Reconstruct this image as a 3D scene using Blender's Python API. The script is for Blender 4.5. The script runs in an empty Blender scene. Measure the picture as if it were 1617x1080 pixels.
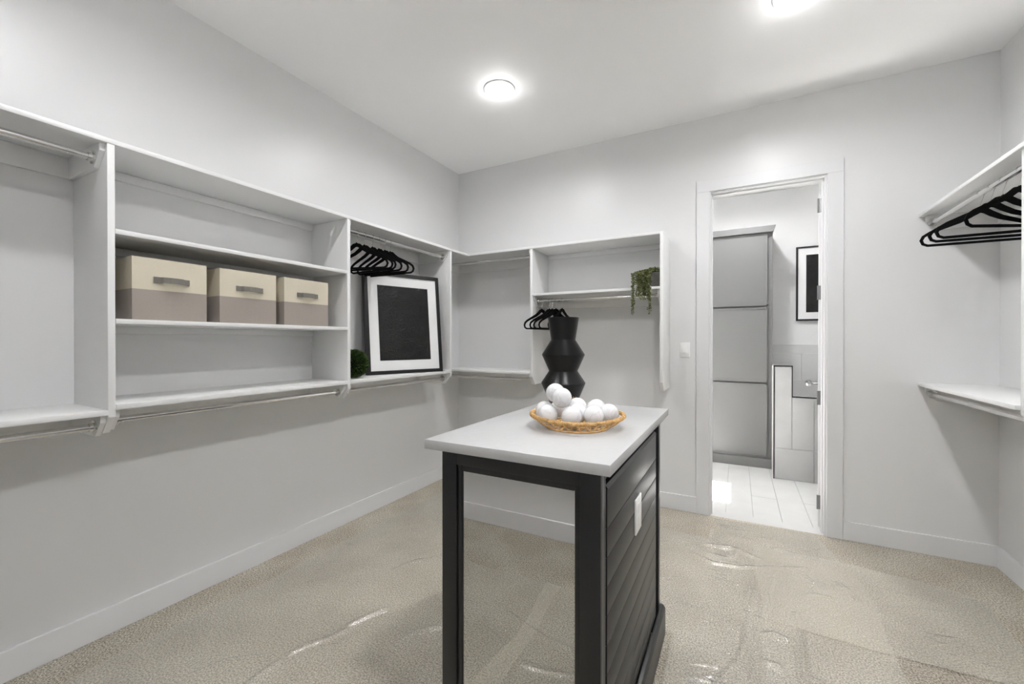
import bpy, bmesh, math, random
from mathutils import Vector, Matrix, noise
random.seed(7)
S = bpy.context.scene
COL = S.collection
PI = math.pi

# ------------------------------------------------------------------ camera
cam_d = bpy.data.cameras.new('camera'); cam = bpy.data.objects.new('camera', cam_d); COL.objects.link(cam)
cam_d.sensor_width = 36.0; cam_d.lens = 14.733; cam_d.shift_y = 0.00086; cam_d.clip_start = .02
cam.location = (2.5295, -3.544, 1.3344)
cam.rotation_euler = (math.radians(90 - .2365), 0, math.radians(28.272))
S.camera = cam
# ------------------------------------------------------------------ view, world, sun, lights
S.view_settings.view_transform = 'Standard'; S.view_settings.look = 'None'
S.view_settings.gamma = 1; S.view_settings.use_curve_mapping = False
S.view_settings.exposure = 0.1
W = bpy.data.worlds.new('world'); S.world = W; W.use_nodes = True
W.node_tree.nodes['Background'].inputs[0].default_value = (.75, .85, 1, 1)
W.node_tree.nodes['Background'].inputs[1].default_value = 1.0
sun_d = bpy.data.lights.new('sun', 'SUN'); sun = bpy.data.objects.new('sun', sun_d); COL.objects.link(sun)
SUN_DIR = Vector((math.cos(math.radians(50)), 0, -math.sin(math.radians(50))))
sun.rotation_euler = SUN_DIR.to_track_quat('-Z', 'Y').to_euler(); sun_d.energy = 135; sun_d.angle = .009
sun_d.color = (1, .98, .95)
LAMPS = [(1.098, -1.065), (2.785, -1.06), (1.098, -2.90), (2.785, -2.90)]
LAMP_W = 13.5
HALO_W = 1.4
BATH_W = 21.0
S.cycles.max_bounces = 14; S.cycles.diffuse_bounces = 8; S.cycles.use_denoising = True
S.cycles.transparent_max_bounces = 12; S.cycles.sample_clamp_indirect = 60

# ------------------------------------------------------------------ materials
def mat(name, col, rough=.5, spec=.5, metal=0, noise_amt=0, nscale=30, bump=0, bscale=200, col2=None, coat=0):
    m = bpy.data.materials.new(name); m.use_nodes = True; nt = m.node_tree; b = nt.nodes['Principled BSDF']
    b.inputs['Base Color'].default_value = (*col, 1); b.inputs['Roughness'].default_value = rough
    b.inputs['Specular IOR Level'].default_value = spec; b.inputs['Metallic'].default_value = metal
    if coat: b.inputs['Coat Weight'].default_value = coat; b.inputs['Coat Roughness'].default_value = .08
    tc = nt.nodes.new('ShaderNodeTexCoord')
    if noise_amt or col2:
        n = nt.nodes.new('ShaderNodeTexNoise'); n.inputs['Scale'].default_value = nscale; n.inputs['Detail'].default_value = 5
        nt.links.new(tc.outputs['Object'], n.inputs['Vector'])
        r = nt.nodes.new('ShaderNodeValToRGB'); r.color_ramp.elements[0].position = .35; r.color_ramp.elements[1].position = .65
        c2 = col2 or tuple(min(1, c * (1 + noise_amt)) for c in col); c1 = col if col2 else tuple(c * (1 - noise_amt) for c in col)
        r.color_ramp.elements[0].color = (*c1, 1); r.color_ramp.elements[1].color = (*c2, 1)
        nt.links.new(n.outputs['Fac'], r.inputs['Fac']); nt.links.new(r.outputs['Color'], b.inputs['Base Color'])
    if bump:
        n = nt.nodes.new('ShaderNodeTexNoise'); n.inputs['Scale'].default_value = bscale; n.inputs['Detail'].default_value = 3
        nt.links.new(tc.outputs['Object'], n.inputs['Vector'])
        bp = nt.nodes.new('ShaderNodeBump'); bp.inputs['Strength'].default_value = bump; bp.inputs['Distance'].default_value = .004
        nt.links.new(n.outputs['Fac'], bp.inputs['Height']); nt.links.new(bp.outputs['Normal'], b.inputs['Normal'])
    return m

M = {}
M['wall'] = mat('wall_paint', (.72, .72, .722), .36, .5, bump=.05, bscale=120)
M['ceiling'] = mat('ceiling_paint', (.90, .90, .90), .6, .4, bump=.06, bscale=120)
M['shelf'] = mat('shelf_lacquer', (.75, .75, .748), .38, .5)
M['trim'] = mat('trim_paint', (.72, .722, .73), .35, .5)
M['chrome'] = mat('brushed_chrome', (.72, .72, .71), .2, .5, 1)
M['charcoal'] = mat('charcoal_paint', (.0085, .0085, .009), .36, .6)
M['quartz'] = mat('white_quartz', (.53, .53, .53), .22, .5, noise_amt=.012, nscale=60)
M['mirror'] = mat('mirror_glass', (.66, .66, .655), .0, .5, 1)
M['plate'] = mat('white_plastic', (.86, .86, .86), .3)
M['slot'] = mat('dark_slot', (.02, .02, .02), .5)
M['velvet'] = mat('black_velvet', (.004, .004, .004), .9, .1)
M['black_frame'] = mat('black_frame', (.008, .008, .008), .4)
M['matboard'] = mat('white_matboard', (.80, .80, .80), .8, .2)
M['vase'] = mat('matte_black_ceramic', (.003, .0028, .0027), .32, .35, bump=.06, bscale=60)
M['wicker'] = mat('honey_wicker', (.56, .33, .12), .5, .4, col2=(.74, .48, .22), nscale=60)
M['straw'] = mat('tan_straw', (.55, .35, .18), .7, .2, noise_amt=.2)
M['leaf'] = mat('dark_green_leaf', (.018, .040, .007), .45, .4, col2=(.06, .11, .022), nscale=40)
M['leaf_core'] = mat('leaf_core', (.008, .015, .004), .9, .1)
M['succulent'] = mat('olive_succulent_leaf', (.05, .065, .015), .45, .4, col2=(.20, .22, .07), nscale=45)
M['pot'] = mat('grey_cement_pot', (.16, .155, .14), .8, .2, noise_amt=.1)
M['cream'] = mat('cream_canvas', (.62,.57,.46), .85, .15, noise_amt=.02, nscale=300, bump=.3, bscale=9)
M['taupe'] = mat('taupe_canvas', (.35,.31,.28), .85, .15, noise_amt=.03, nscale=300, bump=.3, bscale=9)
M['webbing'] = mat('grey_webbing', (.20, .19, .17), .8, .2, bump=.3, bscale=400)
M['cab'] = mat('grey_cabinet_paint', (.15, .15, .148), .32, .5)
M['tile'] = mat('pale_tile', (.38, .38, .375), .3, .5, noise_amt=.05, nscale=5)
M['wall_tile'] = mat('pale_wall_tile', (.66, .66, .65), .3, .5, noise_amt=.04, nscale=5)
M['floor_tile'] = mat('white_floor_tile', (.62, .615, .605), .3, .5, noise_amt=.03, nscale=6)
M['grout'] = mat('grout', (.50, .495, .48), .9, .1)
M['wall_bath'] = mat('bath_wall_paint', (.80, .80, .80), .5, .4)
M['steel'] = mat('hinge_steel', (.28, .28, .28), .35, .5, 1)
M['black_edge'] = mat('black_edge_metal', (.01, .01, .01), .4)

def print_mat():
    m = mat('black_embossed_print', (.007, .007, .007), .42, .35); nt = m.node_tree; b = nt.nodes['Principled BSDF']
    tc = nt.nodes.new('ShaderNodeTexCoord'); n = nt.nodes.new('ShaderNodeTexNoise')
    n.inputs['Scale'].default_value = 9; n.inputs['Detail'].default_value = 2; n.inputs['Distortion'].default_value = 2.5
    nt.links.new(tc.outputs['Object'], n.inputs['Vector'])
    w = nt.nodes.new('ShaderNodeMath'); w.operation = 'PINGPONG'; w.inputs[1].default_value = .09
    nt.links.new(n.outputs['Fac'], w.inputs[0])
    bp = nt.nodes.new('ShaderNodeBump'); bp.inputs['Strength'].default_value = .5; bp.inputs['Distance'].default_value = .03
    nt.links.new(w.outputs[0], bp.inputs['Height']); nt.links.new(bp.outputs['Normal'], b.inputs['Normal'])
    return m
M['print'] = print_mat()

def marble():
    m = mat('white_marble', (.7, .7, .7), .12, .5); nt = m.node_tree; b = nt.nodes['Principled BSDF']
    tc = nt.nodes.new('ShaderNodeTexCoord'); oi = nt.nodes.new('ShaderNodeObjectInfo')
    ad = nt.nodes.new('ShaderNodeVectorMath'); ad.operation = 'ADD'
    sc = nt.nodes.new('ShaderNodeMath'); sc.operation = 'MULTIPLY'; sc.inputs[1].default_value = 9
    nt.links.new(oi.outputs['Random'], sc.inputs[0]); nt.links.new(tc.outputs['Object'], ad.inputs[0]); nt.links.new(sc.outputs[0], ad.inputs[1])
    n = nt.nodes.new('ShaderNodeTexNoise'); n.inputs['Scale'].default_value = 14; n.inputs['Detail'].default_value = 5; n.inputs['Distortion'].default_value = 1.2
    nt.links.new(ad.outputs[0], n.inputs['Vector'])
    r = nt.nodes.new('ShaderNodeValToRGB'); e = r.color_ramp.elements
    e[0].position = .46; e[0].color = (.80, .80, .81, 1); e[1].position = .54; e[1].color = (.80, .80, .81, 1)
    x = r.color_ramp.elements.new(.5); x.color = (.68, .685, .70, 1)
    nt.links.new(n.outputs['Fac'], r.inputs['Fac']); nt.links.new(r.outputs['Color'], b.inputs['Base Color'])
    return m
M['marble'] = marble()

def carpet():
    m = mat('beige_carpet', (.5, .45, .37), .95, .05); nt = m.node_tree; b = nt.nodes['Principled BSDF']
    tc = nt.nodes.new('ShaderNodeTexCoord')
    n = nt.nodes.new('ShaderNodeTexNoise'); n.inputs['Scale'].default_value = 145; n.inputs['Detail'].default_value = 5; n.inputs['Roughness'].default_value = .75
    n2 = nt.nodes.new('ShaderNodeTexNoise'); n2.inputs['Scale'].default_value = 3.2; n2.inputs['Detail'].default_value = 4
    for q in (n, n2): nt.links.new(tc.outputs['Object'], q.inputs['Vector'])
    r = nt.nodes.new('ShaderNodeValToRGB'); e = r.color_ramp.elements
    e[0].position = .41; e[0].color = (.27, .235, .18, 1); e[1].position = .58; e[1].color = (.85, .80, .70, 1)
    nt.links.new(n.outputs['Fac'], r.inputs['Fac'])
    mx = nt.nodes.new('ShaderNodeMix'); mx.data_type = 'RGBA'; mx.blend_type = 'MULTIPLY'; mx.inputs[0].default_value = 1
    r2 = nt.nodes.new('ShaderNodeValToRGB'); r2.color_ramp.elements[0].position = .38; r2.color_ramp.elements[1].position = .6
    r2.color_ramp.elements[0].color = (.86, .84, .82, 1); r2.color_ramp.elements[1].color = (1, 1, 1, 1)
    nt.links.new(n2.outputs['Fac'], r2.inputs['Fac'])
    nt.links.new(r.outputs['Color'], mx.inputs[6]); nt.links.new(r2.outputs['Color'], mx.inputs[7]); nt.links.new(mx.outputs[2], b.inputs['Base Color'])
    bp = nt.nodes.new('ShaderNodeBump'); bp.inputs['Strength'].default_value = 1; bp.inputs['Distance'].default_value = .008
    nt.links.new(n.outputs['Fac'], bp.inputs['Height']); nt.links.new(bp.outputs['Normal'], b.inputs['Normal'])
    return m
M['carpet'] = carpet()

def film():
    m = bpy.data.materials.new('clear_plastic_film'); m.use_nodes = True; nt = m.node_tree; nt.nodes.clear()
    o = nt.nodes.new('ShaderNodeOutputMaterial'); tr = nt.nodes.new('ShaderNodeBsdfTransparent'); gl = nt.nodes.new('ShaderNodeBsdfGlossy')
    df = nt.nodes.new('ShaderNodeBsdfDiffuse'); fr = nt.nodes.new('ShaderNodeFresnel'); fr.inputs[0].default_value = 1.5
    gl.inputs['Roughness'].default_value = .24; df.inputs[0].default_value = (.195, .186, .165, 1); tr.inputs[0].default_value = (.90, .895, .88, 1)
    a = nt.nodes.new('ShaderNodeAddShader'); c = nt.nodes.new('ShaderNodeMixShader')      # clear sheet with a little milky scatter
    nt.links.new(tr.outputs[0], a.inputs[0]); nt.links.new(df.outputs[0], a.inputs[1])
    tc = nt.nodes.new('ShaderNodeTexCoord')
    def ridge(scale, stretch, rot, width, dist):
        mp = nt.nodes.new('ShaderNodeMapping'); mp.inputs['Rotation'].default_value = (0, 0, rot); mp.inputs['Scale'].default_value = (stretch, 1, 1)
        nt.links.new(tc.outputs['Object'], mp.inputs['Vector'])
        q = nt.nodes.new('ShaderNodeTexNoise'); q.inputs['Scale'].default_value = scale; q.inputs['Detail'].default_value = 1.5; q.inputs['Distortion'].default_value = dist
        nt.links.new(mp.outputs[0], q.inputs['Vector'])
        a1 = nt.nodes.new('ShaderNodeMath'); a1.operation = 'SUBTRACT'; a1.inputs[1].default_value = .5; nt.links.new(q.outputs['Fac'], a1.inputs[0])
        a2 = nt.nodes.new('ShaderNodeMath'); a2.operation = 'ABSOLUTE'; nt.links.new(a1.outputs[0], a2.inputs[0])
        a3 = nt.nodes.new('ShaderNodeMapRange'); a3.inputs[1].default_value = 0; a3.inputs[2].default_value = width; a3.inputs[3].default_value = 1; a3.inputs[4].default_value = 0
        nt.links.new(a2.outputs[0], a3.inputs[0]); return a3.outputs[0]
    r1 = ridge(4.5, .35, .5, .05, .8); r2 = ridge(11, .5, -.7, .04, 1.2); r3 = ridge(30, 1, 0, .10, 1.5)
    mk = nt.nodes.new('ShaderNodeTexNoise'); mk.inputs['Scale'].default_value = 2.3; mk.inputs['Detail'].default_value = 1; nt.links.new(tc.outputs['Object'], mk.inputs['Vector'])
    mr = nt.nodes.new('ShaderNodeMapRange'); mr.inputs[1].default_value = .48; mr.inputs[2].default_value = .62; nt.links.new(mk.outputs['Fac'], mr.inputs[0])
    s1 = nt.nodes.new('ShaderNodeMath'); s1.operation = 'MULTIPLY'; s1.inputs[1].default_value = .55; nt.links.new(r2, s1.inputs[0])
    s2 = nt.nodes.new('ShaderNodeMath'); s2.operation = 'ADD'; nt.links.new(r1, s2.inputs[0]); nt.links.new(s1.outputs[0], s2.inputs[1])
    s3 = nt.nodes.new('ShaderNodeMath'); s3.operation = 'MULTIPLY_ADD'; s3.inputs[1].default_value = .0; nt.links.new(r3, s3.inputs[0]); nt.links.new(s2.outputs[0], s3.inputs[2])
    s4 = nt.nodes.new('ShaderNodeMath'); s4.operation = 'MULTIPLY'; nt.links.new(s3.outputs[0], s4.inputs[0]); nt.links.new(mr.outputs[0], s4.inputs[1])
    bp = nt.nodes.new('ShaderNodeBump'); bp.inputs['Strength'].default_value = .6; bp.inputs['Distance'].default_value = .004
    nt.links.new(s4.outputs[0], bp.inputs['Height']); nt.links.new(bp.outputs['Normal'], gl.inputs['Normal'])
    nt.links.new(bp.outputs['Normal'], fr.inputs['Normal'])
    fm = nt.nodes.new('ShaderNodeMath'); fm.operation = 'MULTIPLY'; fm.use_clamp = True; fm.inputs[1].default_value = 1.7   # two faces and a second layer of film
    nt.links.new(fr.outputs[0], fm.inputs[0]); nt.links.new(fm.outputs[0], c.inputs[0]); nt.links.new(a.outputs[0], c.inputs[1]); nt.links.new(gl.outputs[0], c.inputs[2])
    nt.links.new(c.outputs[0], o.inputs[0])
    return m
M['film'] = film()

def emis(name, col, s):
    m = bpy.data.materials.new(name); m.use_nodes = True; b = m.node_tree.nodes['Principled BSDF']
    b.inputs['Base Color'].default_value = (.9, .9, .9, 1)
    b.inputs['Emission Color'].default_value = (*col, 1); b.inputs['Emission Strength'].default_value = s
    return m
M['lamp'] = emis('lamp_lens', (1, 1, 1), 12)

def glass():
    m = bpy.data.materials.new('window_glass'); m.use_nodes = True; nt = m.node_tree; nt.nodes.clear()
    o = nt.nodes.new('ShaderNodeOutputMaterial'); tr = nt.nodes.new('ShaderNodeBsdfTransparent'); gl = nt.nodes.new('ShaderNodeBsdfGlossy')
    gl.inputs['Roughness'].default_value = .02; c = nt.nodes.new('ShaderNodeMixShader'); c.inputs[0].default_value = .06
    nt.links.new(tr.outputs[0], c.inputs[1]); nt.links.new(gl.outputs[0], c.inputs[2]); nt.links.new(c.outputs[0], o.inputs[0])
    return m
M['glass'] = glass()

# ------------------------------------------------------------------ mesh helpers
class MB:
    def __init__(s): s.bm = bmesh.new()
    def box(s, x0, x1, y0, y1, z0, z1, bev=0):
        t = bmesh.new(); bmesh.ops.create_cube(t, size=1)
        for v in t.verts: v.co = Vector(((x0 + x1) / 2 + v.co.x * (x1 - x0), (y0 + y1) / 2 + v.co.y * (y1 - y0), (z0 + z1) / 2 + v.co.z * (z1 - z0)))
        if bev: bmesh.ops.bevel(t, geom=t.edges[:], offset=bev, segments=2, profile=.5, affect='EDGES')
        s._add(t); return s
    def _add(s, t):
        me = bpy.data.meshes.new('tmp'); t.to_mesh(me); t.free(); s.bm.from_mesh(me); bpy.data.meshes.remove(me)
    def prism(s, pts, axis, a0, a1, bev=0):
        # pts 2D in the plane normal to axis; axis x: (y,z), y: (x,z), z: (x,y)
        def P(p, a): return {'x': (a, p[0], p[1]), 'y': (p[0], a, p[1]), 'z': (p[0], p[1], a)}[axis]
        t = bmesh.new(); A = [t.verts.new(P(p, a0)) for p in pts]; B = [t.verts.new(P(p, a1)) for p in pts]
        t.faces.new(A); t.faces.new(B[::-1]); n = len(pts)
        for i in range(n): t.faces.new((A[i], B[i], B[(i + 1) % n], A[(i + 1) % n])[::-1])
        bmesh.ops.recalc_face_normals(t, faces=t.faces[:])
        if bev: bmesh.ops.bevel(t, geom=t.edges[:], offset=bev, segments=2, profile=.5, affect='EDGES')
        s._add(t); return s
    def tube(s, pts, r, n=10, closed=False, cap=True):
        bm = s.bm; pts = [Vector(p) for p in pts]; N = len(pts); rings = []
        up = None
        for i, p in enumerate(pts):
            a = pts[(i - 1) % N] if (closed or i > 0) else p; b = pts[(i + 1) % N] if (closed or i < N - 1) else p
            d = (b - a).normalized()
            if up is None:
                up = Vector((0, 0, 1)) if abs(d.z) < .9 else Vector((1, 0, 0))
            u = (up - d * up.dot(d)); u = u.normalized() if u.length > 1e-6 else d.orthogonal().normalized()
            v = d.cross(u); up = u
            rr = r[i] if isinstance(r, (list, tuple)) else r
            rings.append([bm.verts.new(p + (u * math.cos(2 * PI * k / n) + v * math.sin(2 * PI * k / n)) * rr) for k in range(n)])
        for i in range(N if closed else N - 1):
            A, B = rings[i], rings[(i + 1) % N]
            for k in range(n): bm.faces.new((A[k], A[(k + 1) % n], B[(k + 1) % n], B[k]))
        if cap and not closed: bm.faces.new(rings[0][::-1]); bm.faces.new(rings[-1])
        return s
    def lathe(s, prof, c=(0, 0, 0), n=32, M4=None):
        bm = s.bm; rings = []
        for r, z in prof:
            if r < 1e-6: rings.append([bm.verts.new((c[0], c[1], c[2] + z))])
            else: rings.append([bm.verts.new((c[0] + r * math.cos(2 * PI * k / n), c[1] + r * math.sin(2 * PI * k / n), c[2] + z)) for k in range(n)])
        for A, B in zip(rings, rings[1:]):
            for k in range(n):
                k2 = (k + 1) % n
                if len(A) == 1 and len(B) == 1: continue
                if len(A) == 1: bm.faces.new((A[0], B[k2], B[k]))
                elif len(B) == 1: bm.faces.new((A[k], A[k2], B[0]))
                else: bm.faces.new((A[k], A[k2], B[k2], B[k]))
        return s
    def ribbon(s, pts, w, t, closed=False):
        # flat strip in local xz plane, thickness t along y; w list or number
        bm = s.bm; N = len(pts); R = []
        for i, p in enumerate(pts):
            a = pts[(i - 1) % N] if (closed or i > 0) else p; b = pts[(i + 1) % N] if (closed or i < N - 1) else p
            dx, dz = b[0] - a[0], b[1] - a[1]; L = math.hypot(dx, dz) or 1; nx, nz = -dz / L, dx / L
            ww = (w[i] if isinstance(w, (list, tuple)) else w) / 2
            R.append([bm.verts.new((p[0] + nx * ww * sx, y, p[1] + nz * ww * sx)) for sx, y in ((1, -t / 2), (1, t / 2), (-1, t / 2), (-1, -t / 2))])
        for i in range(N if closed else N - 1):
            A, B = R[i], R[(i + 1) % N]
            for k in range(4): bm.faces.new((A[k], A[(k + 1) % 4], B[(k + 1) % 4], B[k]))
        if not closed: bm.faces.new(R[0][::-1]); bm.faces.new(R[-1])
        return s
    def build(s, name, m, parent=None, smooth=False, shift=None):
        bmesh.ops.recalc_face_normals(s.bm, faces=s.bm.faces[:])
        me = bpy.data.meshes.new(name)
        off = Vector(parent.matrix_world.translation) if (parent and shift is None) else Vector(shift or (0, 0, 0))
        if off.length: bmesh.ops.translate(s.bm, verts=s.bm.verts[:], vec=-off)
        s.bm.to_mesh(me); s.bm.free()
        if smooth:
            me.polygons.foreach_set('use_smooth', [True] * len(me.polygons))
            me.set_sharp_from_angle(angle=math.radians(38))
        me.materials.append(M[m] if isinstance(m, str) else m)
        o = bpy.data.objects.new(name, me); COL.objects.link(o)
        if parent: o.parent = parent
        return o

def tag(o, label=None, cat=None, group=None, kind=None):
    for k, v in (('label', label), ('category', cat), ('group', group), ('kind', kind)):
        if v: o[k] = v
    return o
def thing(name, loc, label, cat, group=None, rz=0):
    o = bpy.data.objects.new(name, None); COL.objects.link(o); o.location = loc; o.rotation_euler = (0, 0, rz)
    o.empty_display_size = .05
    o.matrix_world = Matrix.Translation(Vector(loc))
    o.rotation_euler = (0, 0, rz)
    return tag(o, label, cat, group)
def lbox(name, m, parent, *a, bev=0, smooth=False):
    """box given in the parent's local coordinates"""
    mb = MB().box(*a, bev=bev); return mb.build(name, m, parent, smooth, shift=(0, 0, 0))
def copy_tree(o, parent=None):
    c = o.copy(); COL.objects.link(c)
    if parent: c.parent = parent
    for ch in list(o.children): copy_tree(ch, c)
    return c
def struct(o): o['kind'] = 'structure'; return o

# ------------------------------------------------------------------ room shell
RW, RY, H = 3.894, -4.04, 3.05
DX0, DX1, DH = 2.339, 3.067, 2.475
TH = .115
struct(MB().box(-.12, RW + .12, RY - .12, 0, -.1, 0).build('floor', 'carpet'))
struct(MB().box(-.12, RW + .12, RY - .12, 0, H, H + .12).build('ceiling', 'ceiling'))
struct(MB().box(-.12, 0, RY - .12, 0, 0, H).build('wall_left', 'wall'))
struct(MB().box(RW, RW + .12, RY - .12, 0, 0, H).build('wall_right', 'wall'))
struct(MB().box(0, RW, RY - .12, RY, 0, H).build('wall_rear', 'wall'))
struct(MB().box(-.12, DX0, 0, TH, -.1, H + .12).box(DX1, RW + .12, 0, TH, -.1, H + .12).box(DX0, DX1, 0, TH, DH, H + .12).build('wall_back', 'wall'))
BB = .124
def baseboard(name, *a): return struct(MB().box(*a, bev=.003).build(name, 'trim'))
CW = .089
baseboard('baseboard_left', 0, .015, RY + .015, -.015, 0, BB)
baseboard('baseboard_back', 0, DX0 - CW, -.015, 0, 0, BB)
baseboard('baseboard_back', DX1 + CW, RW, -.015, 0, 0, BB)
baseboard('baseboard_right', RW - .015, RW, RY + .015, -.015, 0, BB)
baseboard('baseboard_rear', 0, RW, RY, RY + .015, 0, BB)
# door casing and jambs
tr = struct(bpy.data.objects.new('trim_1', None)); COL.objects.link(tr); tr.location = ((DX0 + DX1) / 2, 0, 0)
tr.matrix_world = Matrix.Translation(tr.location)
MB().box(DX0 - CW, DX0, -.018, 0, 0, DH, bev=.002).build('side_casing', 'trim', tr)
MB().box(DX1, DX1 + CW, -.018, 0, 0, DH, bev=.002).build('side_casing', 'trim', tr)
MB().box(DX0 - CW, DX1 + CW, -.018, 0, DH, DH + CW, bev=.002).build('head_casing', 'trim', tr)
JT = .012
MB().box(DX0, DX0 + JT, -.003, TH + .003, 0, DH, bev=.001).build('jamb', 'trim', tr)
MB().box(DX1 - JT, DX1, -.003, TH + .003, 0, DH, bev=.001).build('jamb', 'trim', tr)
MB().box(DX0 + JT, DX1 - JT, -.003, TH + .003, DH - JT, DH, bev=.001).build('head_jamb', 'trim', tr)
MB().box(DX0 + JT, DX0 + JT + .01, .035, .07, 0, DH - JT, bev=.001).build('door_stop', 'trim', tr)
MB().box(DX1 - JT - .01, DX1 - JT, .035, .07, 0, DH - JT, bev=.001).build('door_stop', 'trim', tr)
MB().box(DX0 + JT + .01, DX1 - JT - .01, .035, .07, DH - JT - .01, DH - JT, bev=.001).build('door_stop', 'trim', tr)

# ------------------------------------------------------------------ bathroom shell
BX0, BY1 = .75, 2.10
struct(MB().box(BX0 - .12, RW + .12, TH, BY1 + .12, -.1, -.006).build('floor', 'grout'))
fl = bpy.data.objects['floor.001']
struct(MB().box(BX0 - .12, RW + .12, TH, BY1 + .12, H, H + .12).build('ceiling', 'wall_bath'))
struct(MB().box(BX0 - .12, RW + .12, BY1, BY1 + .12, -.1, H).build('wall_bathroom_back', 'wall_bath'))
struct(MB().box(RW, RW + .12, TH, BY1, -.1, H).build('wall_bathroom_right', 'wall_bath'))
WY0, WY1, WZ0, WZ1 = .34, .886, .25, 2.19
struct(MB().box(BX0 - .12, BX0, TH, WY0, -.1, H).box(BX0 - .12, BX0, WY1, BY1, -.1, H)
       .box(BX0 - .12, BX0, WY0, WY1, -.1, WZ0).box(BX0 - .12, BX0, WY0, WY1, WZ1, H).build('wall_bathroom_left', 'wall_bath'))
wn = MB()
for a in ((BX0 - .12, BX0, WY0 - .05, WY0, WZ0 - .05, WZ1 + .05), (BX0 - .12, BX0, WY1, WY1 + .05, WZ0 - .05, WZ1 + .05)):
    wn.box(BX0, BX0 + .015, *a[2:])
wn.box(BX0, BX0 + .015, WY0, WY1, WZ1, WZ1 + .05).box(BX0, BX0 + .02, WY0 - .05, WY1 + .05, WZ0 - .05, WZ0)
w1 = struct(wn.build('window_1', 'trim'))
MB().box(BX0 - .08, BX0 - .075, WY0, WY1, WZ0, WZ1).build('pane', 'glass', w1)
# floor plank tiles (run along y)
pw = .186; x = 2.452 - 8 * pw
tile_me = None
cidx = 0
while x < RW - .02:
    x1 = min(x + pw, RW)
    cuts = [TH + .0, BY1]
    j = (.62 if cidx % 2 else 1.45)
    for y0, y1 in ((TH, j), (j, BY1)):
        MB().box(max(x, BX0) + .002, x1 - .002, y0 + .002, y1 - .002, -.008, 0, bev=.001).build('tile', 'floor_tile', fl)
    x += pw; cidx += 1
# threshold strip under the door
struct(MB().box(DX0 + JT, DX1 - JT, 0, TH, -.01, .001).build('trim_2', 'floor_tile'))

# bathroom cabinet (tall linen tower)
CY = 1.576
cb = thing('linen_cabinet', (2.45, CY, 0), 'tall grey linen cabinet with three stacked slab doors beyond the doorway', 'cabinet')
MB().box(2.05, 2.852, CY + .02, BY1 - .012, .1, 2.47).box(2.05, 2.84, CY + .05, BY1 - .012, 0, .1).build('body', 'cab', cb)
MB().prism([(2.03, 2.47), (2.855, 2.47), (2.878, 2.535), (2.03, 2.535)], 'y', CY - .03, BY1 - .012, bev=.003).build('crown', 'cab', cb)
MB().box(2.05, 2.853, CY + .002, CY + .02, .0, .10, bev=.002).build('toe_kick', 'cab', cb)
for z0, z1 in ((.125, .885), (.905, 1.688), (1.708, 2.462)):
    d = MB().box(2.08, 2.805, CY, CY + .02, z0, z1, bev=.003).build('door', 'cab', cb)
    MB().box(2.08, 2.805, CY - .006, CY, z0, z0 + .012).box(2.08, 2.805, CY - .006, CY, z1 - .012, z1).box(2.793, 2.805, CY - .006, CY, z0, z1).box(2.08, 2.092, CY - .006, CY, z0, z1).build('door_lip', 'cab', d, shift=tuple(cb.location))
# tiled pony wall (tub surround) with black edge strips
PY = 1.247
pn = thing('pony_wall', (3.0, PY, 0), 'stepped pale tiled half wall edged with black metal strips in the bathroom', 'half wall')
MB().box(2.846, 2.99, PY + .01, CY - .005, 0, 1.085).box(2.99, RW - .005, PY + .01, PY + .14, 0, .795).build('core', 'grout', pn)
for a in ((2.852, 2.988, .302, 1.085), (2.852, 3.162, 0.002, .298), (2.992, 3.162, .302, .795), (3.166, 3.5, .002, .298), (3.166, 3.5, .302, .795), (3.504, 3.88, .002, .298), (3.504, 3.88, .302, .795)):
    MB().box(a[0], a[1], PY, PY + .01, a[2], a[3], bev=.001).build('tile', 'tile', pn)
MB().box(2.992, 3.5, PY + .004, PY + .138, .795, .803).build('tile', 'tile', pn)
MB().box(2.852, 2.988, PY + .004, CY - .01, 1.085, 1.093).build('tile', 'tile', pn)
e = MB()
e.box(2.840, 2.848, PY - .003, PY + .012, 0, 1.097).box(2.840, 2.996, PY - .003, PY + .006, 1.088, 1.1).box(2.988, 2.996, PY - .003, PY + .006, .80, 1.1)
e.box(2.988, 3.885, PY - .003, PY + .006, .796, .807)
e.build('edge_strip', 'black_edge', pn)
# wall tiles behind
wt = bpy.data.objects['wall_bathroom_back']
for z0, z1, off in ((1.2, 1.295, 0), (.9, 1.197, .3), (.6, .897, 0), (.3, .597, .3)):
    x = 2.86 - off
    while x < RW - .01:
        a, b = max(x, 2.86), min(x + .597, RW)
        if b - a > .02: MB().box(a, b, BY1 - .01, BY1, z0, z1, bev=.001).build('tile', 'wall_tile', wt, shift=(0, 0, 0))
        x += .6

# picture in the bathroom
def picture(name, w, h, fw, fd, mw, label, loc, rot):
    t = thing(name, loc, label, 'picture')
    t.rotation_euler = rot
    Z = (0, 0, 0)
    fr = MB()   # local: x across, z up, front towards -y, back at y=0
    fr.box(-w / 2, -w / 2 + fw, -fd, 0, 0, h, bev=.001).box(w / 2 - fw, w / 2, -fd, 0, 0, h, bev=.001)
    fr.box(-w / 2 + fw, w / 2 - fw, -fd, 0, 0, fw, bev=.001).box(-w / 2 + fw, w / 2 - fw, -fd, 0, h - fw, h, bev=.001)
    fr.build('frame', 'black_frame', t, shift=Z)
    MB().box(-w / 2 + fw, w / 2 - fw, -fd + .01, -fd + .012, fw, h - fw).build('mat_board', 'matboard', t, shift=Z)
    MB().box(-w / 2 + fw + mw, w / 2 - fw - mw, -fd + .008, -fd + .0095, fw + mw, h - fw - mw).build('print', 'print', t, shift=Z)
    MB().box(-w / 2 + .004, w / 2 - .004, -.004, -.001, .004, h - .004).build('backing', 'black_frame', t, shift=Z)
    return t
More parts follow.
